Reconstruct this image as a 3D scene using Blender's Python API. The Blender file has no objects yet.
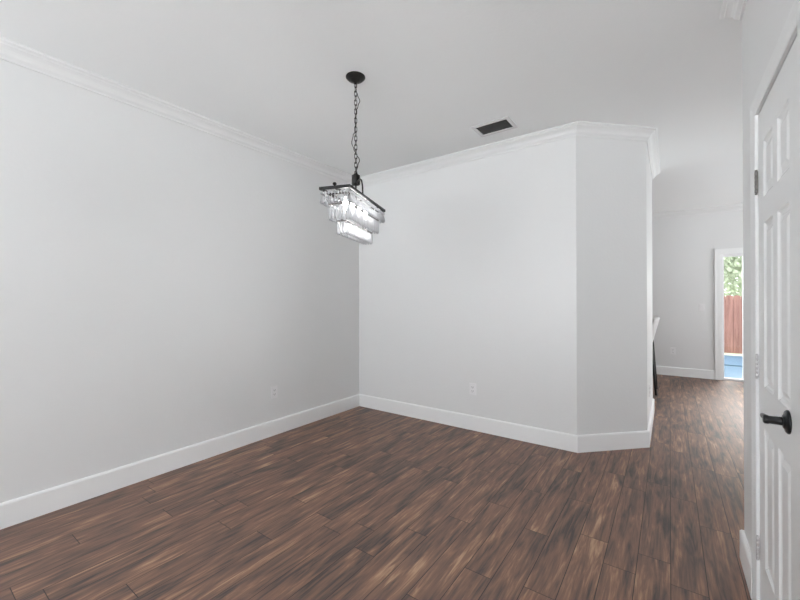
import bpy, bmesh, math, random
from mathutils import Vector, Matrix
random.seed(7)
scn = bpy.context.scene
col = scn.collection
PI = math.pi

# ------------------------------------------------------------ plan (metres; x = across the room, y = down the hall)
H = 2.7436
NL, UB, NA, NC = -3.0728, 3.4263, -0.6350, -0.1608
UC = UB + (NC - NA)
UF, NR, UR, UE = 7.7925, 0.2938, 2.4789, 5.1876
YR = -3.0                 # rear wall
XH = 3.5                  # far side of the hall
T = 0.12
YAW = 0.6225

# ------------------------------------------------------------ materials
def newmat(name):
    m = bpy.data.materials.new(name); m.use_nodes = True
    nt = m.node_tree; b = nt.nodes['Principled BSDF']
    return m, nt, b
def plain(name, colr, rough=0.5, metal=0.0, noise=0.0, nscale=40, bump=0.0, bscale=200, spec=0.5):
    m, nt, b = newmat(name)
    b.inputs['Roughness'].default_value = rough; b.inputs['Metallic'].default_value = metal
    b.inputs['Specular IOR Level'].default_value = spec
    tc = nt.nodes.new('ShaderNodeTexCoord')
    n = nt.nodes.new('ShaderNodeTexNoise'); n.inputs['Scale'].default_value = nscale; n.inputs['Detail'].default_value = 4
    nt.links.new(tc.outputs['Object'], n.inputs['Vector'])
    r = nt.nodes.new('ShaderNodeMapRange'); r.inputs['To Min'].default_value = 1 - noise; r.inputs['To Max'].default_value = 1 + noise
    nt.links.new(n.outputs['Fac'], r.inputs['Value'])
    mx = nt.nodes.new('ShaderNodeVectorMath'); mx.operation = 'SCALE'; mx.inputs[0].default_value = colr
    nt.links.new(r.outputs[0], mx.inputs['Scale']); nt.links.new(mx.outputs[0], b.inputs['Base Color'])
    if bump:
        n2 = nt.nodes.new('ShaderNodeTexNoise'); n2.inputs['Scale'].default_value = bscale; n2.inputs['Detail'].default_value = 2
        nt.links.new(tc.outputs['Object'], n2.inputs['Vector'])
        bp = nt.nodes.new('ShaderNodeBump'); bp.inputs['Strength'].default_value = bump; bp.inputs['Distance'].default_value = 0.002
        nt.links.new(n2.outputs['Fac'], bp.inputs['Height']); nt.links.new(bp.outputs[0], b.inputs['Normal'])
    return m
M = {}
M['wall'] = plain('wall_paint', (0.805, 0.813, 0.813), 0.36, noise=0.006, nscale=3, bump=0.35, bscale=45)
M['ceil'] = plain('ceiling_paint', (0.92, 0.94, 0.943), 0.7, noise=0.01, nscale=2, bump=0.3, bscale=60)
M['trim'] = plain('trim_paint', (0.92, 0.93, 0.93), 0.3, noise=0.005)
M['crown'] = plain('crown_paint', (0.83, 0.84, 0.84), 0.4, noise=0.005)
M['door'] = plain('door_paint', (0.84, 0.852, 0.852), 0.32, noise=0.005)
M['plastic'] = plain('white_plastic', (0.86, 0.86, 0.87), 0.3, noise=0.005)
M['slot'] = plain('slot_dark', (0.05, 0.05, 0.05), 0.6)
M['bronze'] = plain('dark_bronze', (0.010, 0.0095, 0.009), 0.42, spec=0.35, metal=0.15, noise=0.3, nscale=60)
M['bronze2'] = plain('grey_bronze', (0.22, 0.21, 0.20), 0.35, metal=0.7, noise=0.2, nscale=60)
M['black'] = plain('black_metal', (0.012, 0.012, 0.013), 0.28, metal=0.3, noise=0.1)
M['nickel'] = plain('satin_nickel', (0.62, 0.62, 0.62), 0.35, metal=0.8, noise=0.1, nscale=90)
M['vent'] = plain('vent_metal', (0.70, 0.70, 0.71), 0.45, noise=0.02)
M['vslat'] = plain('vent_slat', (0.17, 0.17, 0.17), 0.5, noise=0.1)
M['vdark'] = plain('duct_dark', (0.012, 0.012, 0.012), 0.8)
M['cord'] = plain('cord', (0.03, 0.03, 0.03), 0.5)
M['cream'] = plain('chair_leather', (0.62, 0.61, 0.60), 0.35, noise=0.04, nscale=12)
M['chairblack'] = plain('chair_black', (0.012, 0.012, 0.013), 0.4)
M['blue'] = plain('blue_deck_paint', (0.058, 0.125, 0.185), 0.45, noise=0.15, nscale=5)
M['joint'] = plain('deck_joint', (0.02, 0.05, 0.06), 0.8)
M['grass'] = plain('grass', (0.42, 0.48, 0.33), 0.9, noise=0.3, nscale=20)
M['bark'] = plain('bark', (0.16, 0.12, 0.09), 0.9, noise=0.3, nscale=12)
M['leaf'] = plain('leaf', (0.50, 0.53, 0.46), 0.6, noise=0.08, nscale=2)
_nt = M['leaf'].node_tree; _t = _nt.nodes.new('ShaderNodeBsdfTranslucent'); _t.inputs[0].default_value = (0.64, 0.68, 0.58, 1)
_m = _nt.nodes.new('ShaderNodeMixShader'); _m.inputs[0].default_value = 0.7
_o = _nt.nodes['Material Output']; _nt.links.new(_nt.nodes['Principled BSDF'].outputs[0], _m.inputs[1]); _nt.links.new(_t.outputs[0], _m.inputs[2]); _nt.links.new(_m.outputs[0], _o.inputs[0])
M['alu'] = plain('white_aluminium', (0.88, 0.88, 0.89), 0.35, noise=0.01)

def wood_fence():
    m, nt, b = newmat('fence_wood'); N = nt.nodes; L = nt.links
    oi = N.new('ShaderNodeObjectInfo'); tc = N.new('ShaderNodeTexCoord')
    mp = N.new('ShaderNodeMapping'); mp.inputs['Scale'].default_value = (14, 14, 1.2)
    L.new(tc.outputs['Object'], mp.inputs['Vector'])
    n = N.new('ShaderNodeTexNoise'); n.noise_dimensions = '4D'; n.inputs['Scale'].default_value = 1.5; n.inputs['Detail'].default_value = 6
    L.new(mp.outputs[0], n.inputs['Vector'])
    mu = N.new('ShaderNodeMath'); mu.operation = 'MULTIPLY'; mu.inputs[1].default_value = 50; L.new(oi.outputs['Random'], mu.inputs[0]); L.new(mu.outputs[0], n.inputs['W'])
    r = N.new('ShaderNodeValToRGB'); e = r.color_ramp.elements
    e[0].position = 0.3; e[0].color = (0.12, 0.055, 0.043, 1); e[1].position = 0.7; e[1].color = (0.25, 0.125, 0.10, 1)
    L.new(n.outputs['Fac'], r.inputs[0]); L.new(r.outputs[0], b.inputs['Base Color']); b.inputs['Roughness'].default_value = 0.8
    return m
M['fence'] = wood_fence()

def glass_pane():
    m = bpy.data.materials.new('window_glass'); m.use_nodes = True; nt = m.node_tree; nt.nodes.clear()
    o = nt.nodes.new('ShaderNodeOutputMaterial'); mx = nt.nodes.new('ShaderNodeMixShader')
    t = nt.nodes.new('ShaderNodeBsdfTransparent'); t.inputs[0].default_value = (0.98, 0.98, 0.98, 1)
    g = nt.nodes.new('ShaderNodeBsdfGlossy'); g.inputs['Roughness'].default_value = 0.03
    f = nt.nodes.new('ShaderNodeFresnel'); f.inputs[0].default_value = 1.3
    nt.links.new(f.outputs[0], mx.inputs[0]); nt.links.new(t.outputs[0], mx.inputs[1]); nt.links.new(g.outputs[0], mx.inputs[2])
    nt.links.new(mx.outputs[0], o.inputs[0]); return m
M['glass'] = glass_pane()
def crystal():
    m = bpy.data.materials.new('crystal'); m.use_nodes = True; nt = m.node_tree; nt.nodes.clear(); N = nt.nodes; L = nt.links
    o = N.new('ShaderNodeOutputMaterial')
    t = N.new('ShaderNodeBsdfTransparent'); t.inputs[0].default_value = (0.93, 0.94, 0.96, 1)
    g = N.new('ShaderNodeBsdfGlossy'); g.inputs['Roughness'].default_value = 0.08
    tr = N.new('ShaderNodeBsdfTranslucent'); tr.inputs[0].default_value = (0.95, 0.96, 0.98, 1)
    f = N.new('ShaderNodeFresnel'); f.inputs[0].default_value = 1.6
    a = N.new('ShaderNodeMixShader'); a.inputs[0].default_value = 0.7
    b = N.new('ShaderNodeMixShader')
    L.new(t.outputs[0], a.inputs[1]); L.new(tr.outputs[0], a.inputs[2])
    L.new(f.outputs[0], b.inputs[0]); L.new(a.outputs[0], b.inputs[1]); L.new(g.outputs[0], b.inputs[2])
    L.new(b.outputs[0], o.inputs[0]); return m
M['crystal'] = crystal()
def emit(name, c, s):
    m, nt, b = newmat(name); b.inputs['Base Color'].default_value = (*c, 1)
    b.inputs['Emission Color'].default_value = (*c, 1); b.inputs['Emission Strength'].default_value = s; return m
M['bulb'] = emit('lit_bulb', (1, 0.98, 0.96), 34.0)

PW, PL = 0.1335, 0.92
def floor_mat():
    m, nt, b = newmat('plank_floor'); N = nt.nodes; L = nt.links
    def math_(op, a, bb=None, c=None):
        n = N.new('ShaderNodeMath'); n.operation = op
        for i, v in enumerate((a, bb, c)):
            if v is None: continue
            if isinstance(v, (int, float)): n.inputs[i].default_value = v
            else: L.new(v, n.inputs[i])
        return n.outputs[0]
    geo = N.new('ShaderNodeNewGeometry'); sp = N.new('ShaderNodeSeparateXYZ'); L.new(geo.outputs['Position'], sp.inputs[0])
    xs = math_('DIVIDE', math_('ADD', sp.outputs[0], 20 * PW), PW)
    row = math_('FLOOR', xs); fx = math_('FRACT', xs)
    wn = N.new('ShaderNodeTexWhiteNoise'); wn.noise_dimensions = '1D'; L.new(row, wn.inputs['W'])
    ys = math_('ADD', math_('DIVIDE', math_('ADD', sp.outputs[1], 20.0), PL), wn.outputs['Value'])
    cl = math_('FLOOR', ys); fy = math_('FRACT', ys)
    cv = N.new('ShaderNodeCombineXYZ'); L.new(row, cv.inputs[0]); L.new(cl, cv.inputs[1])
    w2 = N.new('ShaderNodeTexWhiteNoise'); w2.noise_dimensions = '3D'; L.new(cv.outputs[0], w2.inputs['Vector'])
    rnd = w2.outputs['Value']
    # grain: noise stretched along the plank, shifted per plank
    gv = N.new('ShaderNodeCombineXYZ'); L.new(math_('MULTIPLY', sp.outputs[0], 36.0), gv.inputs[0]); L.new(math_('MULTIPLY', sp.outputs[1], 2.6), gv.inputs[1])
    L.new(math_('MULTIPLY', rnd, 60.0), gv.inputs[2])
    g1 = N.new('ShaderNodeTexNoise'); g1.inputs['Scale'].default_value = 1.0; g1.inputs['Detail'].default_value = 7; g1.inputs['Roughness'].default_value = 0.62; g1.inputs['Distortion'].default_value = 1.3
    L.new(gv.outputs[0], g1.inputs['Vector'])
    # broad blotches of warm / grey
    bv = N.new('ShaderNodeCombineXYZ'); L.new(math_('MULTIPLY', sp.outputs[0], 15.0), bv.inputs[0]); L.new(math_('MULTIPLY', sp.outputs[1], 2.4), bv.inputs[1])
    L.new(math_('MULTIPLY', rnd, 35.0), bv.inputs[2])
    g2 = N.new('ShaderNodeTexNoise'); g2.inputs['Scale'].default_value = 1.0; g2.inputs['Detail'].default_value = 3; g2.inputs['Distortion'].default_value = 0.8
    L.new(bv.outputs[0], g2.inputs['Vector'])
    # fine fibres
    fv = N.new('ShaderNodeCombineXYZ'); L.new(math_('MULTIPLY', sp.outputs[0], 160.0), fv.inputs[0]); L.new(math_('MULTIPLY', sp.outputs[1], 7.0), fv.inputs[1])
    L.new(math_('MULTIPLY', rnd, 90.0), fv.inputs[2])
    g3 = N.new('ShaderNodeTexNoise'); g3.inputs['Scale'].default_value = 1.0; g3.inputs['Detail'].default_value = 3
    L.new(fv.outputs[0], g3.inputs['Vector'])
    val = math_('ADD', math_('MULTIPLY', g1.outputs['Fac'], 0.56), math_('ADD', math_('MULTIPLY', g2.outputs['Fac'], 0.52), math_('MULTIPLY', g3.outputs['Fac'], 0.15)))
    val = math_('ADD', val, math_('MULTIPLY', math_('SUBTRACT', rnd, 0.5), 0.05))
    r = N.new('ShaderNodeValToRGB'); cr = r.color_ramp
    stops = FLOOR_STOPS
    cr.elements[0].position = stops[0][0]; cr.elements[0].color = (*stops[0][1], 1)
    cr.elements[1].position = stops[-1][0]; cr.elements[1].color = (*stops[-1][1], 1)
    for p, c in stops[1:-1]:
        e = cr.elements.new(p); e.color = (*c, 1)
    L.new(val, r.inputs[0])
    # joints
    ex = math_('MULTIPLY', math_('MINIMUM', fx, math_('SUBTRACT', 1.0, fx)), PW)
    ey = math_('MULTIPLY', math_('MINIMUM', fy, math_('SUBTRACT', 1.0, fy)), PL)
    ed = math_('MINIMUM', ex, ey)
    mr = N.new('ShaderNodeMapRange'); mr.inputs['From Min'].default_value = 0.0008; mr.inputs['From Max'].default_value = 0.0024
    L.new(ed, mr.inputs['Value'])
    mix = N.new('ShaderNodeMix'); mix.data_type = 'RGBA'; L.new(mr.outputs[0], mix.inputs['Factor'])
    mix.inputs['A'].default_value = (0.020, 0.015, 0.013, 1); L.new(r.outputs[0], mix.inputs['B'])
    L.new(mix.outputs['Result'], b.inputs['Base Color'])
    ro = N.new('ShaderNodeMapRange'); ro.inputs['To Min'].default_value = 0.44; ro.inputs['To Max'].default_value = 0.54
    L.new(g3.outputs['Fac'], ro.inputs['Value']); L.new(ro.outputs[0], b.inputs['Roughness'])
    b.inputs['Specular IOR Level'].default_value = 0.5
    hgt = math_('ADD', math_('MULTIPLY', mr.outputs[0], 1.0), math_('MULTIPLY', g3.outputs['Fac'], 0.35))
    bp = N.new('ShaderNodeBump'); bp.inputs['Strength'].default_value = 0.22; bp.inputs['Distance'].default_value = 0.002
    L.new(hgt, bp.inputs['Height']); L.new(bp.outputs[0], b.inputs['Normal'])
    return m
FLOOR_STOPS = [(0.47, (0.066, 0.050, 0.044)), (0.54, (0.118, 0.078, 0.063)), (0.60, (0.180, 0.103, 0.077)),
               (0.66, (0.225, 0.126, 0.088)), (0.72, (0.32, 0.182, 0.116)), (0.80, (0.50, 0.32, 0.20))]
M['floor'] = floor_mat()

# ------------------------------------------------------------ helpers
def obj(name, bm, mat, parent=None, smooth=False):
    me = bpy.data.meshes.new(name)
    bmesh.ops.recalc_face_normals(bm, faces=bm.faces)
    bm.to_mesh(me); bm.free()
    me.materials.append(mat)
    if smooth:
        for p in me.polygons: p.use_smooth = True
    o = bpy.data.objects.new(name, me); col.objects.link(o)
    if parent: o.parent = parent
    return o
def struct(name, bm, mat, parent=None, smooth=False):
    o = obj(name, bm, mat, parent, smooth); o['kind'] = 'structure'; return o
def tag(o, label, cat, group=None, kind=None):
    o['label'] = label; o['category'] = cat
    if group: o['group'] = group
    if kind: o['kind'] = kind
    return o
def empty(name, loc, rz=0):
    o = bpy.data.objects.new(name, None); col.objects.link(o); o.location = loc; o.rotation_euler = (0, 0, rz); o.empty_display_size = 0.1
    return o
def copy_tree(o, parent=None):
    c = o.copy(); col.objects.link(c); c.parent = parent
    for ch in [x for x in list(col.objects) if x.parent == o]: copy_tree(ch, c)
    return c
def box(bm, x0, x1, y0, y1, z0, z1, bev=0.0, seg=2, mat=None):
    vs = [bm.verts.new((x, y, z)) for x in (x0, x1) for y in (y0, y1) for z in (z0, z1)]
    idx = [(0, 1, 3, 2), (4, 6, 7, 5), (0, 4, 5, 1), (2, 3, 7, 6), (0, 2, 6, 4), (1, 5, 7, 3)]
    fs = [bm.faces.new([vs[i] for i in f]) for f in idx]
    if bev:
        es = list({e for f in fs for e in f.edges})
        r = bmesh.ops.bevel(bm, geom=es, offset=bev, segments=seg, affect='EDGES', profile=0.5)
        vs = list({v for v in r['verts']} | {v for v in vs if v.is_valid})
    if mat:
        for v in vs: v.co = mat @ v.co
    return bm
def prism(bm, poly, z0, z1):
    a = [bm.verts.new((x, y, z0)) for x, y in poly]; b = [bm.verts.new((x, y, z1)) for x, y in poly]
    bm.faces.new(a); bm.faces.new(b); n = len(poly)
    for i in range(n): bm.faces.new((a[i], a[(i + 1) % n], b[(i + 1) % n], b[i]))
    return bm
def tube(bm, pts, r, seg=10, closed=False, caps=True):
    pts = [Vector(p) for p in pts]; n = len(pts); rings = []
    up = Vector((0, 0, 1)); prev = None
    for i, p in enumerate(pts):
        if closed: d = pts[(i + 1) % n] - pts[i - 1]
        else: d = pts[min(i + 1, n - 1)] - pts[max(i - 1, 0)]
        d.normalize()
        if prev is None:
            a = d.cross(up)
            if a.length < 1e-3: a = d.cross(Vector((1, 0, 0)))
        else:
            a = prev - d * prev.dot(d)
        a.normalize(); prev = a; b = d.cross(a)
        rr = r[i] if isinstance(r, (list, tuple)) else r
        rings.append([bm.verts.new(p + a * rr * math.cos(2 * PI * k / seg) + b * rr * math.sin(2 * PI * k / seg)) for k in range(seg)])
    m = n if closed else n - 1
    for i in range(m):
        A, B = rings[i], rings[(i + 1) % n]
        for k in range(seg): bm.faces.new((A[k], A[(k + 1) % seg], B[(k + 1) % seg], B[k]))
    if caps and not closed: bm.faces.new(rings[0]); bm.faces.new(rings[-1])
    return bm
def lathe(bm, prof, seg=24, mat=None):
    rings = []
    for r, z in prof:
        if r < 1e-6:
            rings.append([bm.verts.new((0, 0, z))])
        else:
            rings.append([bm.verts.new((r * math.cos(2 * PI * k / seg), r * math.sin(2 * PI * k / seg), z)) for k in range(seg)])
    for A, B in zip(rings, rings[1:]):
        for k in range(seg):
            q = (k + 1) % seg
            if len(A) == 1 and len(B) == 1: continue
            if len(A) == 1: bm.faces.new((A[0], B[k], B[q]))
            elif len(B) == 1: bm.faces.new((A[k], B[0], A[q]))
            else: bm.faces.new((A[k], A[q], B[q], B[k]))
    if len(rings[0]) > 1: bm.faces.new(rings[0])
    if len(rings[-1]) > 1: bm.faces.new(rings[-1])
    if mat:
        for ring in rings:
            for v in ring: v.co = mat @ v.co
    return bm
def sweep(names, path, profile, mat, ends=(0, 0)):
    """profile (offset to the right of travel, z) along a wall path, mitred, one mesh per wall. ends: slope of the end cut"""
    P = [Vector(p) for p in path]
    dirs = [(P[i + 1] - P[i]).normalized() for i in range(len(P) - 1)]
    nor = [Vector((d.y, -d.x)) for d in dirs]
    def off(i):
        if i == 0: return nor[0] + dirs[0] * ends[0]
        if i == len(P) - 1: return nor[-1] + dirs[-1] * ends[1]
        s = nor[i - 1] + nor[i]; return s / (1 + nor[i - 1].dot(nor[i]))
    out = []
    for i, nm in enumerate(names):
        if nm is None: continue
        bm = bmesh.new()
        A = [bm.verts.new((*(P[i] + off(i) * o), z)) for o, z in profile]
        B = [bm.verts.new((*(P[i + 1] + off(i + 1) * o), z)) for o, z in profile]
        n = len(profile)
        for k in range(n): bm.faces.new((A[k], A[(k + 1) % n], B[(k + 1) % n], B[k]))
        bm.faces.new(A); bm.faces.new(B)
        out.append(struct(nm, bm, mat))
    return out

# ------------------------------------------------------------ shell
bm = bmesh.new(); box(bm, NL - T, XH + T, YR - T, UF + 0.15, -0.12, 0.0); struct('floor', bm, M['floor'])
bm = bmesh.new()
VX0, VX1, VY0, VY1 = -1.335, -1.067, 2.965, 3.138           # supply vent opening
for a in ((NL - T, XH + T, YR - T, VY0), (NL - T, XH + T, VY1, UF + 0.15), (NL - T, VX0, VY0, VY1), (VX1, XH + T, VY0, VY1)):
    box(bm, *a, H, H + 0.15)
struct('ceiling', bm, M['ceil'])
def wall_with_holes(name, axis, c0, c1, a0, a1, holes):
    """axis 'x': wall plane normal to x, thickness c0..c1, runs a0..a1 along y; holes (a0,a1,z0,z1)"""
    bm = bmesh.new()
    def b(p0, p1, z0, z1):
        if p1 - p0 < 1e-5 or z1 - z0 < 1e-5: return
        if axis == 'x': box(bm, c0, c1, p0, p1, z0, z1)
        else: box(bm, p0, p1, c0, c1, z0, z1)
    cur = a0
    for h in sorted(holes):
        b(cur, h[0], 0, H); b(h[0], h[1], 0, h[2]); b(h[0], h[1], h[3], H); cur = h[1]
    b(cur, a1, 0, H)
    return struct(name, bm, M['wall'])
wall_with_holes('wall_left', 'x', NL - T, NL, YR, UF, [])
REAR_W = [(-2.97, -1.50, 0.2, 2.55), (-1.35, 0.12, 0.2, 2.55)]
wall_with_holes('wall_rear', 'y', YR - T, YR, NL, NR + T, REAR_W)
DH, DU0, DU1 = 2.030, 1.470, 2.100       # closet door
wall_with_holes('wall_right', 'x', NR, NR + T, YR, UR, [(DU0 - 0.002, DU1 + 0.002, 0, DH + 0.002)])
HALL_W = [(4.6, 5.8, 0.1, 2.1), (6.2, 7.4, 0.1, 2.1)]
wall_with_holes('wall_hall_side', 'x', XH, XH + T, UR - T, UF, HALL_W)
PX0, PX1, PH = 0.672, 3.2, 1.985
wall_with_holes('wall_far', 'y', UF, UF + 0.15, NL - T, XH + T, [(PX0, PX1, 0, PH)])
bm = bmesh.new(); box(bm, NR + T, XH, UR - T, UR, 0, H); struct('wall_hall_near', bm, M['wall'])
bm = bmesh.new(); box(bm, NR + T, 1.15, 1.15, 1.2, 0, H); box(bm, 1.1, 1.15, 1.2, UR - T, 0, H); struct('wall_closet', bm, M['wall'])
k = math.tan(PI / 8) * T
bm = bmesh.new(); prism(bm, [(NL, UB), (NA, UB), (NA - k, UB + T), (NL, UB + T)], 0, H); struct('wall_back', bm, M['wall'])
bm = bmesh.new(); prism(bm, [(NA, UB), (NC, UC), (NC - T, UC + k), (NA - k, UB + T)], 0, H); struct('wall_angled', bm, M['wall'])
bm = bmesh.new(); prism(bm, [(NC, UC), (NC, UE), (NC - T, UE - T), (NC - T, UC + k)], 0, H); struct('wall_passage', bm, M['wall'])
bm = bmesh.new(); prism(bm, [(NC, UE), (NL, UE), (NL, UE - T), (NC - T, UE - T)], 0, H); struct('wall_kitchen', bm, M['wall'])

# baseboards (right-hand side of the travel direction = room side)
bh, bt = 0.143, 0.016
BP = [(0, 0), (bt, 0), (bt, bh - 0.012), (bt - 0.003, bh - 0.005), (bt - 0.008, bh), (0, bh)]
CP = [(0, -0.090), (0.010, -0.090), (0.012, -0.080), (0.018, -0.074), (0.026, -0.066), (0.031, -0.052), (0.040, -0.040),
      (0.052, -0.031), (0.060, -0.026), (0.063, -0.018), (0.074, -0.014), (0.078, -0.010), (0.078, 0), (0, 0)]
CP = [(o, H + z) for o, z in CP]
main = [(NL, YR), (NL, UB), (NA, UB), (NC, UC), (NC, UE), (NL, UE), (NL, UF)]
sweep(['baseboard_left', 'baseboard_back', 'baseboard_angled', 'baseboard_passage', 'baseboard_kitchen', 'baseboard_kitchen_left'], main, BP, M['trim'])
sweep(['trim_1', 'trim_2', 'trim_3', 'trim_4', 'trim_5', 'trim_6'], main, CP, M['crown'], ends=(0, 0))
sweep(['baseboard_far'], [(NL, UF), (0.583, UF)], BP, M['trim'])
sweep(['trim_7'], [(NL, UF), (XH, UF)], CP, M['crown'])
rp = [(XH, UR), (NR, UR), (NR, YR)]
sweep(['trim_8', 'trim_9'], rp, CP, M['crown'])
sweep(['baseboard_hall', 'baseboard_right'], [(XH, UR), (NR, UR), (NR, DU1 + 0.072)], BP, M['trim'])
sweep(['baseboard_right_near'], [(NR, DU0 - 0.072), (NR, YR)], BP, M['trim'])
sweep(['trim_10', ], [(XH, UF), (XH, UR)], CP, M['crown'])
sweep(['trim_11', ], [(NR, YR), (NL, YR)], CP, M['crown'])

# closet door casing: stepped profile, mitred at the head
def casing(bm, px, y0, y1, z1, w=0.066):
    """tapered casing (thin inner edge), mitred at the head, one continuous sweep"""
    prof = [(0.004, 0), (0.004, 0.007), (0.008, 0.009), (0.030, 0.011), (0.050, 0.015), (w - 0.004, 0.015), (w, 0.012), (w, 0)]
    rings = []
    for k_ in range(4):
        ring = []
        for o, th in prof:
            y = y0 - o if k_ < 2 else y1 + o
            z = 0 if k_ in (0, 3) else z1 + o
            ring.append(bm.verts.new((px - th, y, z)))
        rings.append(ring)
    n_ = len(prof)
    for A, B in zip(rings, rings[1:]):
        for i in range(n_): bm.faces.new((A[i], A[(i + 1) % n_], B[(i + 1) % n_], B[i]))
    bm.faces.new(rings[0]); bm.faces.new(rings[-1])
bm = bmesh.new(); casing(bm, NR, DU0, DU1, DH); struct('trim_12', bm, M['door'])

# ------------------------------------------------------------ six panel closet door
root = empty('door_1', (NR, DU1, 0)); root['kind'] = 'structure'
xf = NR + 0.002
def door_slab():
    bm = bmesh.new()
    y0, y1 = DU0 + 0.0015, DU1 - 0.0015; z0, z1 = 0.008, DH - 0.004
    cols = [(1.610, 1.770), (1.836, 1.996)]
    rows = [(0.24, 0.78), (0.94, 1.575), (1.675, 1.89)]
    ys = [y0, cols[0][0], cols[0][1], cols[1][0], cols[1][1], y1]
    zs = [z0, rows[0][0], rows[0][1], rows[1][0], rows[1][1], rows[2][0], rows[2][1], z1]
    V = {}
    def v(x, y, z):
        kk = (round(x, 5), round(y, 5), round(z, 5))
        if kk not in V: V[kk] = bm.verts.new(kk)
        return V[kk]
    for i in range(5):
        for j in range(7):
            a, b_, c, d = ys[i], ys[i + 1], zs[j], zs[j + 1]
            if i in (1, 3) and j in (1, 3, 5):
                # moulded raised panel: nested rings
                steps = [(0, 0), (0.006, 0.005), (0.016, 0.009), (0.024, 0.0085), (0.042, 0.002), (0.047, 0.0015)]
                for (s0, d0), (s1, d1) in zip(steps, steps[1:]):
                    R0 = [(a + s0, c + s0), (b_ - s0, c + s0), (b_ - s0, d - s0), (a + s0, d - s0)]
                    R1 = [(a + s1, c + s1), (b_ - s1, c + s1), (b_ - s1, d - s1), (a + s1, d - s1)]
                    for q in range(4):
                        w = (q + 1) % 4
                        bm.faces.new((v(xf + d0, *R0[q]), v(xf + d0, *R0[w]), v(xf + d1, *R1[w]), v(xf + d1, *R1[q])))
                s, dd = steps[-1]
                bm.faces.new((v(xf + dd, a + s, c + s), v(xf + dd, b_ - s, c + s), v(xf + dd, b_ - s, d - s), v(xf + dd, a + s, d - s)))
            else:
                bm.faces.new((v(xf, a, c), v(xf, b_, c), v(xf, b_, d), v(xf, a, d)))
    xb = xf + 0.035
    bm.faces.new((v(xb, y0, z0), v(xb, y1, z0), v(xb, y1, z1), v(xb, y0, z1)))
    # edges of the slab
    top = [v(xf, y, z1) for y in ys] + [v(xb, y1, z1), v(xb, y0, z1)]; bm.faces.new(top)
    bot = [v(xf, y, z0) for y in ys] + [v(xb, y1, z0), v(xb, y0, z0)]; bm.faces.new(bot)
    s1 = [v(xf, y0, z) for z in zs] + [v(xb, y0, z1), v(xb, y0, z0)]; bm.faces.new(s1)
    s2 = [v(xf, y1, z) for z in zs] + [v(xb, y1, z1), v(xb, y1, z0)]; bm.faces.new(s2)
    return bm
def local(o, root):
    o.parent = root; o.matrix_parent_inverse = Matrix.Translation(root.location).inverted() if root.rotation_euler.z == 0 else (Matrix.Translation(root.location) @ Matrix.Rotation(root.rotation_euler.z, 4, 'Z')).inverted()
    return o
local(obj('door_panel', door_slab(), M['door']), root)
bm = bmesh.new()   # door stop inside the jamb
box(bm, NR + 0.040, NR + 0.055, DU0 - 0.003, DU0 + 0.012, 0, DH + 0.003); box(bm, NR + 0.040, NR + 0.055, DU1 - 0.012, DU1 + 0.003, 0, DH + 0.003)
box(bm, NR + 0.040, NR + 0.055, DU0 + 0.012, DU1 - 0.012, DH - 0.012, DH + 0.003)
local(obj('door_stop', bm, M['trim']), root)
for zc, mt, lb in ((1.757, 'bronze2', None), (1.004, 'nickel', None), (0.262, 'nickel', None)):
    bm = bmesh.new()
    for q in range(5):
        z0 = zc - 0.044 + q * 0.0178
        lathe(bm, [(0.0038, z0), (0.0050, z0 + 0.001), (0.0050, z0 + 0.0155), (0.0038, z0 + 0.0168)], 12, Matrix.Translation((NR - 0.0045, DU1 + 0.001, 0)))
    for sg in (-1, 1):
        lathe(bm, [(0, zc + sg * 0.052), (0.004, zc + sg * 0.050), (0.005, zc + sg * 0.046), (0.0, zc + sg * 0.044)], 10, Matrix.Translation((NR - 0.0045, DU1 + 0.001, 0)))
    hg = local(obj('hinge', bm, M[mt], smooth=True), root)
    if mt == 'bronze2': hg['label'] = 'dark hinge nearest the top of the door'
    bm = bmesh.new(); box(bm, NR - 0.0010, NR + 0.0015, DU1 - 0.004, DU1 - 0.001, zc - 0.044, zc + 0.044, 0.0008)
    local(obj('hinge_leaf', bm, M[mt]), root)
# lever handle: rose, neck, curved lever towards the hinges
ly, lz = 1.630, 0.902
RX = Matrix.Translation((xf, ly, lz)) @ Matrix.Rotation(-PI / 2, 4, 'Y')
bm = bmesh.new(); lathe(bm, [(0.036, 0.0), (0.036, 0.004), (0.032, 0.008), (0.024, 0.009), (0.020, 0.013), (0.014, 0.015)], 28, RX)
rose = local(obj('handle_rose', bm, M['black'], smooth=True), root); rose['label'] = 'round black handle rose'
bm = bmesh.new(); lathe(bm, [(0.013, 0.011), (0.013, 0.02), (0.0125, 0.022), (0.0120, 0.044), (0.0135, 0.047), (0.0135, 0.055), (0.010, 0.058)], 20, RX)
obj_neck = local(obj('handle_neck', bm, M['black'], smooth=True), root)
bm = bmesh.new(); pts = []; rr = []
for i in range(13):
    t = i / 12
    pts.append((xf - 0.047 - 0.004 * math.sin(t * PI) + 0.006 * t * t, ly + 0.002 + t * 0.108, lz + 0.002 + 0.003 * math.sin(t * PI) - 0.014 * t)); rr.append(0.0098 - 0.0045 * t)
tube(bm, pts, rr, 12); local(obj('handle_lever', bm, M['black'], smooth=True), root)

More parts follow.
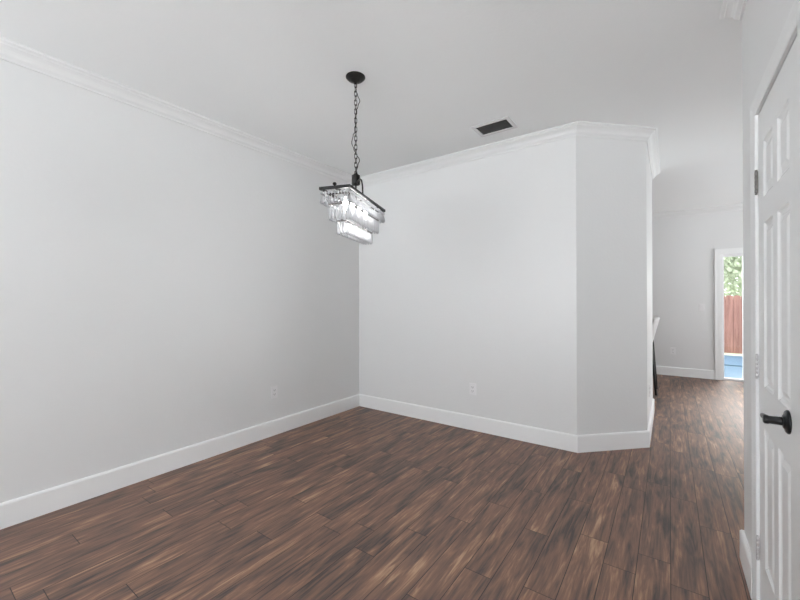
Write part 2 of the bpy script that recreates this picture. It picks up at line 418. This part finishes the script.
# ------------------------------------------------------------ windows added in the unseen walls to let in daylight
def window(n, axis, c, a0, a1, z0, z1, side):
    r = empty('window_%d' % n, ((c, (a0 + a1) / 2, z0) if axis == 'x' else ((a0 + a1) / 2, c, z0))); r['kind'] = 'structure'
    def b(bm, p0, p1, q0, q1, d0, d1):
        if axis == 'x': box(bm, c + d0, c + d1, p0, p1, q0, q1)
        else: box(bm, p0, p1, c + d0, c + d1, q0, q1)
    bm = bmesh.new(); w = 0.04
    b(bm, a0, a0 + w, z0, z1, -0.03, 0.03); b(bm, a1 - w, a1, z0, z1, -0.03, 0.03); b(bm, a0 + w, a1 - w, z0, z0 + w, -0.03, 0.03); b(bm, a0 + w, a1 - w, z1 - w, z1, -0.03, 0.03)
    zm = (z0 + z1) / 2; b(bm, a0 + w, a1 - w, zm - 0.02, zm + 0.02, -0.025, 0.025)
    local(obj('window_frame', bm, M['alu']), r)
    bm = bmesh.new(); b(bm, a0 + w, a1 - w, z0 + w, zm - 0.02, -0.003, 0.003); b(bm, a0 + w, a1 - w, zm + 0.02, z1 - w, -0.003, 0.003)
    local(obj('glass', bm, M['glass']), r)
    return r
n = 1
for a0, a1, z0, z1 in REAR_W: window(n, 'y', YR - T / 2, a0, a1, z0, z1, -1); n += 1
for a0, a1, z0, z1 in HALL_W: window(n, 'x', XH + T / 2, a0, a1, z0, z1, 1); n += 1

# patio door with sidelight at the end of the hall
r = empty('door_2', ((PX0 + PX1) / 2, UF + 0.06, 0)); r['kind'] = 'structure'
bm = bmesh.new(); yy = (UF + 0.02, UF + 0.11)
box(bm, PX0, PX0 + 0.026, *yy, 0, PH); box(bm, PX1 - 0.03, PX1, *yy, 0, PH); box(bm, PX0 + 0.026, PX1 - 0.03, *yy, PH - 0.035, PH)
box(bm, PX0 + 0.026, PX1 - 0.03, *yy, 0, 0.03); box(bm, 0.924, 0.975, *yy, 0.03, PH - 0.035)
local(obj('door_frame', bm, M['alu']), r)
bm = bmesh.new(); box(bm, PX0 + 0.026, 0.924, UF + 0.06, UF + 0.066, 0.03, PH - 0.035); local(obj('sidelight_glass', bm, M['glass']), r)
bm = bmesh.new(); yy = (UF + 0.045, UF + 0.085)
box(bm, 0.978, 1.06, *yy, 0.035, PH - 0.04); box(bm, PX1 - 0.115, PX1 - 0.033, *yy, 0.035, PH - 0.04)
box(bm, 1.06, PX1 - 0.115, *yy, 0.035, 0.20); box(bm, 1.06, PX1 - 0.115, *yy, PH - 0.13, PH - 0.04)
lf = local(obj('door_leaf', bm, M['alu']), r)
bm = bmesh.new(); box(bm, 1.06, PX1 - 0.115, UF + 0.062, UF + 0.068, 0.20, PH - 0.13); local(obj('glass', bm, M['glass']), r)
# casing of patio door
bm = bmesh.new()
cw = 0.088
box(bm, PX0 - cw, PX0 - 0.004, UF - 0.016, UF, 0, PH + cw); box(bm, PX1 + 0.004, PX1 + cw, UF - 0.016, UF, 0, PH + cw); box(bm, PX0 - 0.004, PX1 + 0.004, UF - 0.016, UF, PH + 0.004, PH + cw)
box(bm, PX0 - cw, PX0 - cw + 0.012, UF - 0.022, UF - 0.016, 0, PH + cw); box(bm, PX0 - cw + 0.012, PX1 + cw, UF - 0.022, UF - 0.016, PH + cw - 0.012, PH + cw)
struct('trim_13', bm, M['trim'])

# ------------------------------------------------------------ ceiling supply vent
v = empty('ceiling_vent', ((VX0 + VX1) / 2, (VY0 + VY1) / 2, H)); tag(v, 'rectangular ceiling air vent with dark louvres above the back wall', 'air vent')
bm = bmesh.new(); fl = 0.028
for a in ((VX0 - fl, VX1 + fl, VY0 - fl, VY0), (VX0 - fl, VX1 + fl, VY1, VY1 + fl), (VX0 - fl, VX0, VY0, VY1), (VX1, VX1 + fl, VY0, VY1)):
    box(bm, *a, H - 0.008, H, 0.002)
local(obj('frame', bm, M['vent']), v)
bm = bmesh.new(); box(bm, VX0 + 0.001, VX1 - 0.001, VY0 + 0.001, VY1 - 0.001, H + 0.10, H + 0.105)
for a in ((VX0, VX0 + 0.002, VY0, VY1), (VX1 - 0.002, VX1, VY0, VY1), (VX0, VX1, VY0, VY0 + 0.002), (VX0, VX1, VY1 - 0.002, VY1)):
    box(bm, *a, H + 0.001, H + 0.105)
local(obj('duct_box', bm, M['vdark']), v)
for i in range(9):
    bm = bmesh.new(); y = VY0 + 0.016 + i * (VY1 - VY0 - 0.032) / 8
    box(bm, VX0 + 0.004, VX1 - 0.004, -0.011, 0.011, -0.0008, 0.0008, mat=Matrix.Translation((0, y, H + 0.006)) @ Matrix.Rotation(math.radians(50), 4, 'X'))
    local(obj('louvre', bm, M['vslat']), v)

# ------------------------------------------------------------ outlets and switch
def plate_meshes():
    P = bmesh.new(); box(P, -0.035, 0.035, -0.006, 0, -0.0575, 0.0575, 0.002)
    rc = []
    for s in (-1, 1):
        b_ = bmesh.new(); box(b_, -0.017, 0.017, -0.0085, -0.0055, s * 0.0195 - 0.014, s * 0.0195 + 0.014, 0.0015); rc.append(b_)
    sl = []
    for s in (-1, 1):
        b_ = bmesh.new(); z = s * 0.0195
        box(b_, -0.009, -0.006, -0.0092, -0.0084, z - 0.003, z + 0.007); box(b_, 0.006, 0.009, -0.0092, -0.0084, z - 0.003, z + 0.007)
        box(b_, -0.0025, 0.0025, -0.0092, -0.0084, z - 0.010, z - 0.006); sl.append(b_)
    return P, rc, sl
def outlet(loc, rz, label):
    r = empty('wall_outlet', loc, rz); tag(r, label, 'wall outlet', 'wall outlets')
    P, rc, sl = plate_meshes()
    obj('cover_plate', P, M['plastic'], r)
    for a, s in zip(rc, sl):
        q = obj('receptacle', a, M['plastic'], r); obj('slot', s, M['slot'], q)
    return r
outlet((NL, 2.213, 0.407), PI / 2, 'white wall outlet low on the long left wall')
outlet((-1.578, UB, 0.403), 0, 'white wall outlet low on the back wall below the ceiling vent')
outlet((0.043, UF, 0.412), 0, 'white wall outlet on the far hall wall left of the glass door')
outlet((NC, 4.243, 0.425), PI / 2, 'white wall outlet on the narrow side of the wall end, seen edge on')
s = empty('light_switch', (0.425, UF, 1.15)); tag(s, 'white light switch on the far hall wall beside the glass door casing', 'light switch')
bm = bmesh.new(); box(bm, -0.035, 0.035, -0.006, 0, -0.0575, 0.0575, 0.002); obj('cover_plate', bm, M['plastic'], s)
bm = bmesh.new(); box(bm, -0.016, 0.016, -0.010, -0.0055, -0.033, 0.033, 0.002, mat=Matrix.Rotation(0.06, 4, 'X')); obj('rocker', bm, M['plastic'], s)

# ------------------------------------------------------------ chandelier
CXY = (-1.667, 1.832)
# its long axis leans 19 degrees from the hall direction towards the left wall
ROT = YAW - math.radians(16.3)
ch = empty('chandelier', (*CXY, H), ROT)     # local y = long axis, local -x = left in the photo
tag(ch, 'rectangular three-tier crystal chandelier, lit, hanging on a dark chain', 'chandelier')
Z = lambda z: z - H
cm = M['bronze']
bm = bmesh.new(); lathe(bm, [(0.0635, 0), (0.0635, -0.004), (0.060, -0.008), (0.058, -0.010), (0.050, -0.018), (0.038, -0.024), (0.030, -0.026), (0.028, -0.031), (0.016, -0.035), (0.010, -0.037), (0.009, -0.045), (0, -0.047)], 36)
obj('canopy', bm, cm, ch, True)
bm = bmesh.new()
def ring_pts(hw, hh, zc, plane, n=20):
    out = []
    for i in range(n):
        a = 2 * PI * i / n; c, s_ = math.cos(a), math.sin(a)
        x = hw * c; z = s_ * hw + (hh - hw) * (1 if s_ > 0.001 else (-1 if s_ < -0.001 else 0))
        out.append((x, 0, zc + z) if plane else (0, x, zc + z))
    return out
ztop, zbot = -0.052, Z(2.108)
nl = 20; pitch = (ztop - zbot) / nl
link = None
for i in range(nl + 1):
    zc = ztop - i * pitch
    if link is None:
        bm = bmesh.new(); tube(bm, ring_pts(0.0085, pitch / 2 + 0.0045, 0, True), 0.0021, 6, closed=True)
        link = obj('chain_link', bm, cm, ch, True); L_ = link
    else:
        L_ = link.copy(); col.objects.link(L_); L_.parent = ch
    L_.location = (0, 0, zc); L_.rotation_euler = (0, 0, (PI / 2 if i % 2 else 0) + YAW - ROT + 0.5)
# cord weaving beside the chain; "right" in the picture is local direction rd
rd = Vector((math.cos(YAW - ROT), math.sin(YAW - ROT), 0))
keys = [(2.70, 0.0), (2.655, 0.003), (2.625, 0.012), (2.59, 0.026), (2.555, 0.014), (2.52, 0.002), (2.44, -0.003), (2.39, -0.004), (2.365, -0.018), (2.315, -0.028), (2.27, -0.014), (2.24, 0.003), (2.20, 0.023), (2.165, 0.012), (2.13, 0.003), (2.095, 0.0)]
pts = []
for (za, oa), (zb, ob) in zip(keys, keys[1:]):
    for q in range(6):
        t = q / 6; tt = t * t * (3 - 2 * t); pts.append(Vector((0, 0, Z(za + (zb - za) * t))) + rd * (oa + (ob - oa) * tt) + Vector((0, 0.004, 0)))
bm = bmesh.new(); tube(bm, pts, 0.0026, 6); obj('power_cord', bm, M['cord'], ch, True)
# hub
bm = bmesh.new(); lathe(bm, [(0.008, Z(2.112)), (0.014, Z(2.108)), (0.016, Z(2.100)), (0.027, Z(2.098)), (0.027, Z(2.040)), (0.022, Z(2.036)), (0.005, Z(2.032)), (0.005, Z(1.94))], 20)
obj('hub', bm, cm, ch, True)
L1, W1, Z1 = 0.3135, 0.094, Z(1.932)
# arched arms from hub to the two long rails
for (tx, ty) in ((W1, -0.115), (-W1, 0.100)):
    pts = []
    for i in range(17):
        t = i / 16 * PI * 0.5; fr = 0.12 + 0.88 * math.sin(t) ** 0.9
        pts.append((tx * fr, ty * fr, Z(1.936) + 0.105 * math.cos(t) ** 0.8 + 0.02 * math.sin(2 * t)))
    bm = bmesh.new(); tube(bm, pts, 0.0052, 8); obj('arm', bm, cm, ch, True)
def rail_frame(l, w, z, hgt, th):
    bm = bmesh.new()
    box(bm, -w, -w + th, -l, l, z - hgt / 2, z + hgt / 2, 0.0015, 1); box(bm, w - th, w, -l, l, z - hgt / 2, z + hgt / 2, 0.0015, 1)
    box(bm, -w + th, w - th, -l, -l + th, z - hgt / 2, z + hgt / 2, 0.0015, 1); box(bm, -w + th, w - th, l - th, l, z - hgt / 2, z + hgt / 2, 0.0015, 1)
    return bm
obj('top_frame', rail_frame(L1 + 0.004, W1 + 0.004, Z1, 0.017, 0.012), cm, ch)
L2, W2, Z2 = 0.260, 0.0645, Z(1.851)
L3, W3, Z3 = 0.222, 0.030, Z(1.757)
obj('middle_frame', rail_frame(L2 + 0.002, W2 + 0.002, Z2, 0.008, 0.008), M['bronze2'], ch)
obj('lower_frame', rail_frame(L3 + 0.002, W3 + 0.002, Z3, 0.007, 0.007), M['bronze2'], ch)
# spine plate carrying the lamp holders
bm = bmesh.new(); box(bm, -0.012, 0.012, -L1 + 0.008, L1 - 0.008, Z1 - 0.003, Z1 + 0.003, 0.001, 1)
for yb in (-0.2, 0.0, 0.2): box(bm, -W1 + 0.008, W1 - 0.008, yb - 0.006, yb + 0.006, Z1 - 0.005, Z1 + 0.001)
obj('spine_plate', bm, cm, ch)
for sy in (-1, 1):
    bm = bmesh.new(); lathe(bm, [(0.006, Z1 + 0.008), (0.006, Z1 + 0.012), (0.011, Z1 + 0.015), (0.012, Z1 + 0.020), (0.008, Z1 + 0.027), (0, Z1 + 0.029)], 14, Matrix.Translation((0, sy * (L1 - 0.002), 0)))
    obj('finial', bm, cm, ch, True)
for sx in (-1, 1):
    for sy in (-1, 1):
        bm = bmesh.new(); tube(bm, [(sx * (W1 - 0.004), sy * (L1 - 0.004), Z1), (sx * (W2 - 0.002), sy * (L2 - 0.002), Z2), (sx * (W3 - 0.001), sy * (L3 - 0.002), Z3)], 0.0017, 6)
        obj('support_rod', bm, M['bronze2'], ch, True)
for i in range(4):
    y = -0.165 + 0.11 * i
    bm = bmesh.new(); lathe(bm, [(0.009, Z1 - 0.004), (0.009, Z1 - 0.014), (0.010, Z1 - 0.018)], 14, Matrix.Translation((0, y, 0)))
    so = obj('lamp_holder', bm, M['plastic'], ch, True)
    bm = bmesh.new(); zb = Z1 - 0.019
    lathe(bm, [(0.006, zb), (0.010, zb - 0.01), (0.0155, zb - 0.028), (0.016, zb - 0.040), (0.012, zb - 0.058), (0.006, zb - 0.074), (0.0, zb - 0.082)], 16, Matrix.Translation((0, y, 0)))
    obj('bulb', bm, M['bulb'], so, True)
for i in range(5):  # extra bulbs and holders, added to brighten the bottom tier
    y = -0.17 + 0.085 * i; zt = Z3 + 0.006
    bm = bmesh.new(); lathe(bm, [(0.008, zt), (0.008, zt - 0.012), (0.005, zt - 0.014)], 12, Matrix.Translation((0, y, 0)))
    so = obj('lamp_holder', bm, M['plastic'], ch, True)
    bm = bmesh.new(); lathe(bm, [(0.004, zt - 0.014), (0.0075, zt - 0.018), (0.0075, zt - 0.050), (0.004, zt - 0.056), (0, zt - 0.057)], 12, Matrix.Translation((0, y, 0)))
    obj('bulb', bm, M['bulb'], so, True)
bm = bmesh.new(); box(bm, -0.007, 0.007, -L3 + 0.004, L3 - 0.004, Z3 + 0.006, Z3 + 0.009); obj('added_lamp_rail', bm, cm, ch)  # rail added to carry the extra lower bulbs
# crystals
def strand_mesh():
    bm = bmesh.new(); tube(bm, [(0, 0, 0), (0, 0, -0.012)], 0.0007, 4)
    lathe(bm, [(0, -0.010), (0.005, -0.013), (0.0078, -0.019), (0.0078, -0.021), (0.005, -0.027), (0, -0.030)], 8)
    tube(bm, [(0, 0, -0.029), (0, 0, -0.036)], 0.0007, 4)
    lathe(bm, [(0, -0.034), (0.003, -0.040), (0.0058, -0.056), (0.0088, -0.068), (0.0088, -0.073), (0.0058, -0.080), (0, -0.084)], 8)
    return bm
def prism_mesh(ln, w):
    bm = bmesh.new(); tube(bm, [(0, 0, 0.002), (0, 0, -0.004)], 0.0007, 4)
    lathe(bm, [(0.001, -0.003), (w, -0.009), (w, -ln + 0.010), (w * 0.6, -ln + 0.003), (0, -ln)], 6)
    return bm
def perimeter(l, w, nl_, nw_):
    out = []
    for i in range(nl_):
        y = -l + 2 * l * (i + 0.5) / nl_; out += [(w, y, 0), (-w, y, 0)]
    for i in range(nw_):
        x = -w + 2 * w * (i + 0.5) / nw_; out += [(x, -l, PI / 2), (x, l, PI / 2)]
    return out
def hang(name, bm, places, z, jitter):
    first = obj(name, bm, M['crystal'], ch)
    for i, (x, y, a) in enumerate(places):
        c = first if i == 0 else first.copy()
        if i: col.objects.link(c); c.parent = ch
        c.location = (x, y, z); c.rotation_euler = (random.uniform(-jitter, jitter), random.uniform(-jitter, jitter), a + random.uniform(-0.4, 0.4))
hang('crystal_strand', strand_mesh(), perimeter(L1 - 0.004, W1 - 0.004, 30, 9), Z1 - 0.006, 0.03)
hang('crystal_prism', prism_mesh(0.092, 0.0075), perimeter(L2 - 0.001, W2 - 0.001, 23, 6), Z2 - 0.003, 0.015)
hang('crystal_bar', prism_mesh(0.078, 0.0075), perimeter(L3 - 0.001, W3 - 0.001, 19, 3), Z3 - 0.003, 0.015)

# ------------------------------------------------------------ chair beyond the wall end
c = empty('dining_chair', (-0.36, 6.28, 0)); tag(c, 'pale grey padded dining chair with black legs, half hidden behind the wall end', 'chair')
# faces -x; back at +x
def curved_panel(bm, pts, hw, th, seg=8, curve=0.03):
    """pts: (x,z) up the panel centre line; bows across the width"""
    front, back = [], []
    for j, (x, z) in enumerate(pts):
        fr, bk = [], []
        t = j / (len(pts) - 1); w = hw * (1 - 0.12 * t - 0.25 * max(0, t - 0.85) / 0.15)
        for i in range(seg + 1):
            s_ = -1 + 2 * i / seg; y = w * s_; dx = -curve * s_ * s_
            edge = (1 - s_ ** 8) * (1 if 0 < j < len(pts) - 1 else 0.4)
            fr.append(bm.verts.new((x + dx - th / 2 * max(edge, 0.25), y, z))); bk.append(bm.verts.new((x + dx + th / 2 * max(edge, 0.25), y, z)))
        front.append(fr); back.append(bk)
    for j in range(len(pts) - 1):
        for i in range(seg):
            bm.faces.new((front[j][i], front[j][i + 1], front[j + 1][i + 1], front[j + 1][i])); bm.faces.new((back[j][i], back[j][i + 1], back[j + 1][i + 1], back[j + 1][i]))
        for i in (0, seg): bm.faces.new((front[j][i], front[j + 1][i], back[j + 1][i], back[j][i]))
    for j in (0, len(pts) - 1):
        for i in range(seg): bm.faces.new((front[j][i], front[j][i + 1], back[j][i + 1], back[j][i]))
bm = bmesh.new(); curved_panel(bm, [(0.142 + 0.24 * (z - 0.70), z) for z in (0.50, 0.56, 0.64, 0.72, 0.80, 0.88, 0.95, 1.0, 1.025, 1.04)], 0.21, 0.06)
obj('backrest', bm, M['cream'], c, True)
bm = bmesh.new(); box(bm, -0.24, 0.16, -0.215, 0.215, 0.43, 0.51, 0.025, 4); obj('seat', bm, M['cream'], c, True)
bm = bmesh.new(); box(bm, -0.22, 0.15, -0.195, 0.195, 0.405, 0.432, 0.004); obj('seat_frame', bm, M['chairblack'], c)
for sy in (-1, 1):
    bm = bmesh.new(); tube(bm, [(0.206, sy * 0.215, 0.0), (0.192, sy * 0.215, 0.22), (0.174, sy * 0.214, 0.43), (0.165, sy * 0.213, 0.60), (0.160, sy * 0.205, 0.72)], [0.013, 0.015, 0.018, 0.017, 0.012], 10)
    obj('leg', bm, M['chairblack'], c, True)
    bm = bmesh.new(); tube(bm, [(-0.25, sy * 0.205, 0.0), (-0.20, sy * 0.185, 0.42)], [0.011, 0.017], 10); obj('leg', bm, M['chairblack'], c, True)

# ------------------------------------------------------------ outside the glass door
G = -0.05
def plane_box(name, x0, x1, y0, y1, z0, z1, mat):
    bm = bmesh.new(); box(bm, x0, x1, y0, y1, z0, z1); return struct(name, bm, mat)
Y0 = UF + 0.15
plane_box('lawn', -14, 20, 11.75, 34, G - 0.35, G - 0.012, M['grass'])
plane_box('patio_deck', -2.5, 6, Y0, 9.88, G - 0.2, G, M['blue'])
plane_box('patio_deck', -2.5, 6, 10.06, 11.75, G - 0.2, G, M['blue'])
plane_box('deck_joint', -2.5, 6, 9.88, 10.06, G - 0.2, G - 0.01, M['joint'])
fx = empty('wooden_fence', (1.3, 12.2, G)); tag(fx, 'reddish brown dog-ear board fence beyond the blue patio', 'fence')
bm = bmesh.new(); hb = 1.425
poly = [(-0.0675, 0.01), (0.0675, 0.01), (0.0675, hb - 0.035), (0.038, hb), (-0.038, hb), (-0.0675, hb - 0.035)]
A = [bm.verts.new((x, -0.009, z)) for x, z in poly]; B = [bm.verts.new((x, 0.009, z)) for x, z in poly]
bm.faces.new(A); bm.faces.new(B)
for i in range(6): bm.faces.new((A[i], A[(i + 1) % 6], B[(i + 1) % 6], B[i]))
b0 = obj('fence_board', bm, M['fence'], fx)
for i in range(46):
    o = b0 if i == 0 else b0.copy()
    if i: col.objects.link(o); o.parent = fx
    o.location = (-3.2 + i * 0.1405, 0, random.uniform(-0.006, 0.006))
for i in range(45):
    o = b0.copy(); col.objects.link(o); o.parent = fx; o.name = 'back_board'; o.scale = (1, 1, 0.93)
    o.location = (-3.2 + (i + 0.5) * 0.1405, 0.0185, 0)
for z in (0.25, 0.75, 1.22):
    bm = bmesh.new(); box(bm, -3.27, 3.2, 0.028, 0.064, z - 0.045, z + 0.045); obj('rail', bm, M['fence'], fx)
for x in (-3.0, -0.9, 1.2, 3.1):
    bm = bmesh.new(); box(bm, x - 0.045, x + 0.045, 0.064, 0.154, -0.3, 1.38); obj('post', bm, M['fence'], fx)
# tree beyond the fence
tr = empty('leafy_tree', (2.2, 16.0, G)); tag(tr, 'pale green leafy tree rising behind the wooden fence', 'tree')
bm = bmesh.new(); tube(bm, [(0, 0, -0.05), (0.05, 0, 0.9), (-0.05, 0.05, 1.8), (0.1, 0, 2.8), (0.05, 0.1, 4.0)], [0.17, 0.14, 0.12, 0.09, 0.04], 12)
for a in range(7):
    an = a * 0.9; tube(bm, [(0, 0, 1.5 + a * 0.2), (0.8 * math.cos(an), 0.8 * math.sin(an), 2.2 + a * 0.22), (1.6 * math.cos(an), 1.6 * math.sin(an), 2.7 + a * 0.25)], [0.06, 0.04, 0.015], 8)
obj('trunk', bm, M['bark'], tr, True)
bm = bmesh.new()
for i in range(26000):
    u_ = random.random() ** 0.4; th = random.uniform(0, 2 * PI); ph = math.acos(random.uniform(-1, 1))
    p = Vector((2.6 * u_ * math.sin(ph) * math.cos(th), 2.0 * u_ * math.sin(ph) * math.sin(th), 2.9 + 2.2 * u_ * math.cos(ph)))
    R_ = Matrix.Rotation(random.uniform(0, 2 * PI), 3, 'Z') @ Matrix.Rotation(random.uniform(-1.2, 1.2), 3, 'X')
    s_ = random.uniform(0.06, 0.11)
    q = [Vector((0, -s_, 0)), Vector((s_ * 0.45, 0, 0.012)), Vector((0, s_, 0)), Vector((-s_ * 0.45, 0, 0.012))]
    bm.faces.new([bm.verts.new(p + R_ @ w) for w in q])
obj('crown', bm, M['leaf'], tr)

# ------------------------------------------------------------ daylight
w = bpy.data.worlds.new('sky'); scn.world = w; w.use_nodes = True; nt = w.node_tree
bg = nt.nodes['Background']
geo = nt.nodes.new('ShaderNodeTexCoord'); sp = nt.nodes.new('ShaderNodeSeparateXYZ'); nt.links.new(geo.outputs['Generated'], sp.inputs[0])
rp = nt.nodes.new('ShaderNodeValToRGB'); rp.color_ramp.elements[0].position = 0.46; rp.color_ramp.elements[0].color = (2.52, 2.60, 2.67, 1)
rp.color_ramp.elements[1].position = 0.54; rp.color_ramp.elements[1].color = (1.40, 1.45, 1.50, 1)
mr = nt.nodes.new('ShaderNodeMapRange'); mr.inputs['From Min'].default_value = -1; nt.links.new(sp.outputs[2], mr.inputs['Value'])
nt.links.new(mr.outputs[0], rp.inputs[0]); nt.links.new(rp.outputs[0], bg.inputs[0]); bg.inputs[1].default_value = 4.2
def portal(name, loc, rot, sx, sy):
    l = bpy.data.lights.new(name, 'AREA'); l.shape = 'RECTANGLE'; l.size = sx; l.size_y = sy; l.cycles.is_portal = True
    o = bpy.data.objects.new(name, l); col.objects.link(o); o.location = loc; o.rotation_euler = rot
for a0, a1, z0, z1 in REAR_W: portal('window_portal', ((a0 + a1) / 2, YR - T - 0.01, (z0 + z1) / 2), (PI / 2, 0, PI), a1 - a0, z1 - z0)
for a0, a1, z0, z1 in HALL_W: portal('window_portal', (XH + T + 0.01, (a0 + a1) / 2, (z0 + z1) / 2), (PI / 2, 0, PI / 2), a1 - a0, z1 - z0)
portal('door_portal', ((PX0 + PX1) / 2, UF + 0.16, PH / 2), (PI / 2, 0, 0), PX1 - PX0, PH)

sun = bpy.data.lights.new('hazy_sun', 'SUN'); sun.energy = 4.5; sun.angle = math.radians(24); sun.color = (1, 0.97, 0.93)
so = bpy.data.objects.new('hazy_sun', sun); col.objects.link(so); so.location = (4, 20, 9)
so.rotation_euler = Vector((0.26, 0.97, 0.56)).normalized().to_track_quat('Z', 'Y').to_euler()
# ------------------------------------------------------------ camera
cam = bpy.data.cameras.new('camera'); co = bpy.data.objects.new('camera', cam); col.objects.link(co)
cam.sensor_width = 36; cam.sensor_fit = 'HORIZONTAL'; cam.lens = 375.7 / 800 * 36; cam.clip_start = 0.02; cam.clip_end = 200
co.matrix_world = Matrix.Translation((0, 0, 1.28)) @ Matrix.Rotation(YAW, 4, 'Z') @ Matrix.Rotation(PI / 2 + 0.0007, 4, 'X') @ Matrix.Rotation(-0.0036, 4, 'Z')
scn.camera = co
scn.view_settings.view_transform = 'Standard'; scn.view_settings.look = 'None'; scn.view_settings.gamma = 1; scn.view_settings.use_curve_mapping = False
scn.view_settings.exposure = -0.04
scn.cycles.max_bounces = 14; scn.cycles.diffuse_bounces = 8; scn.cycles.transparent_max_bounces = 24
scn.cycles.sample_clamp_indirect = 6.0
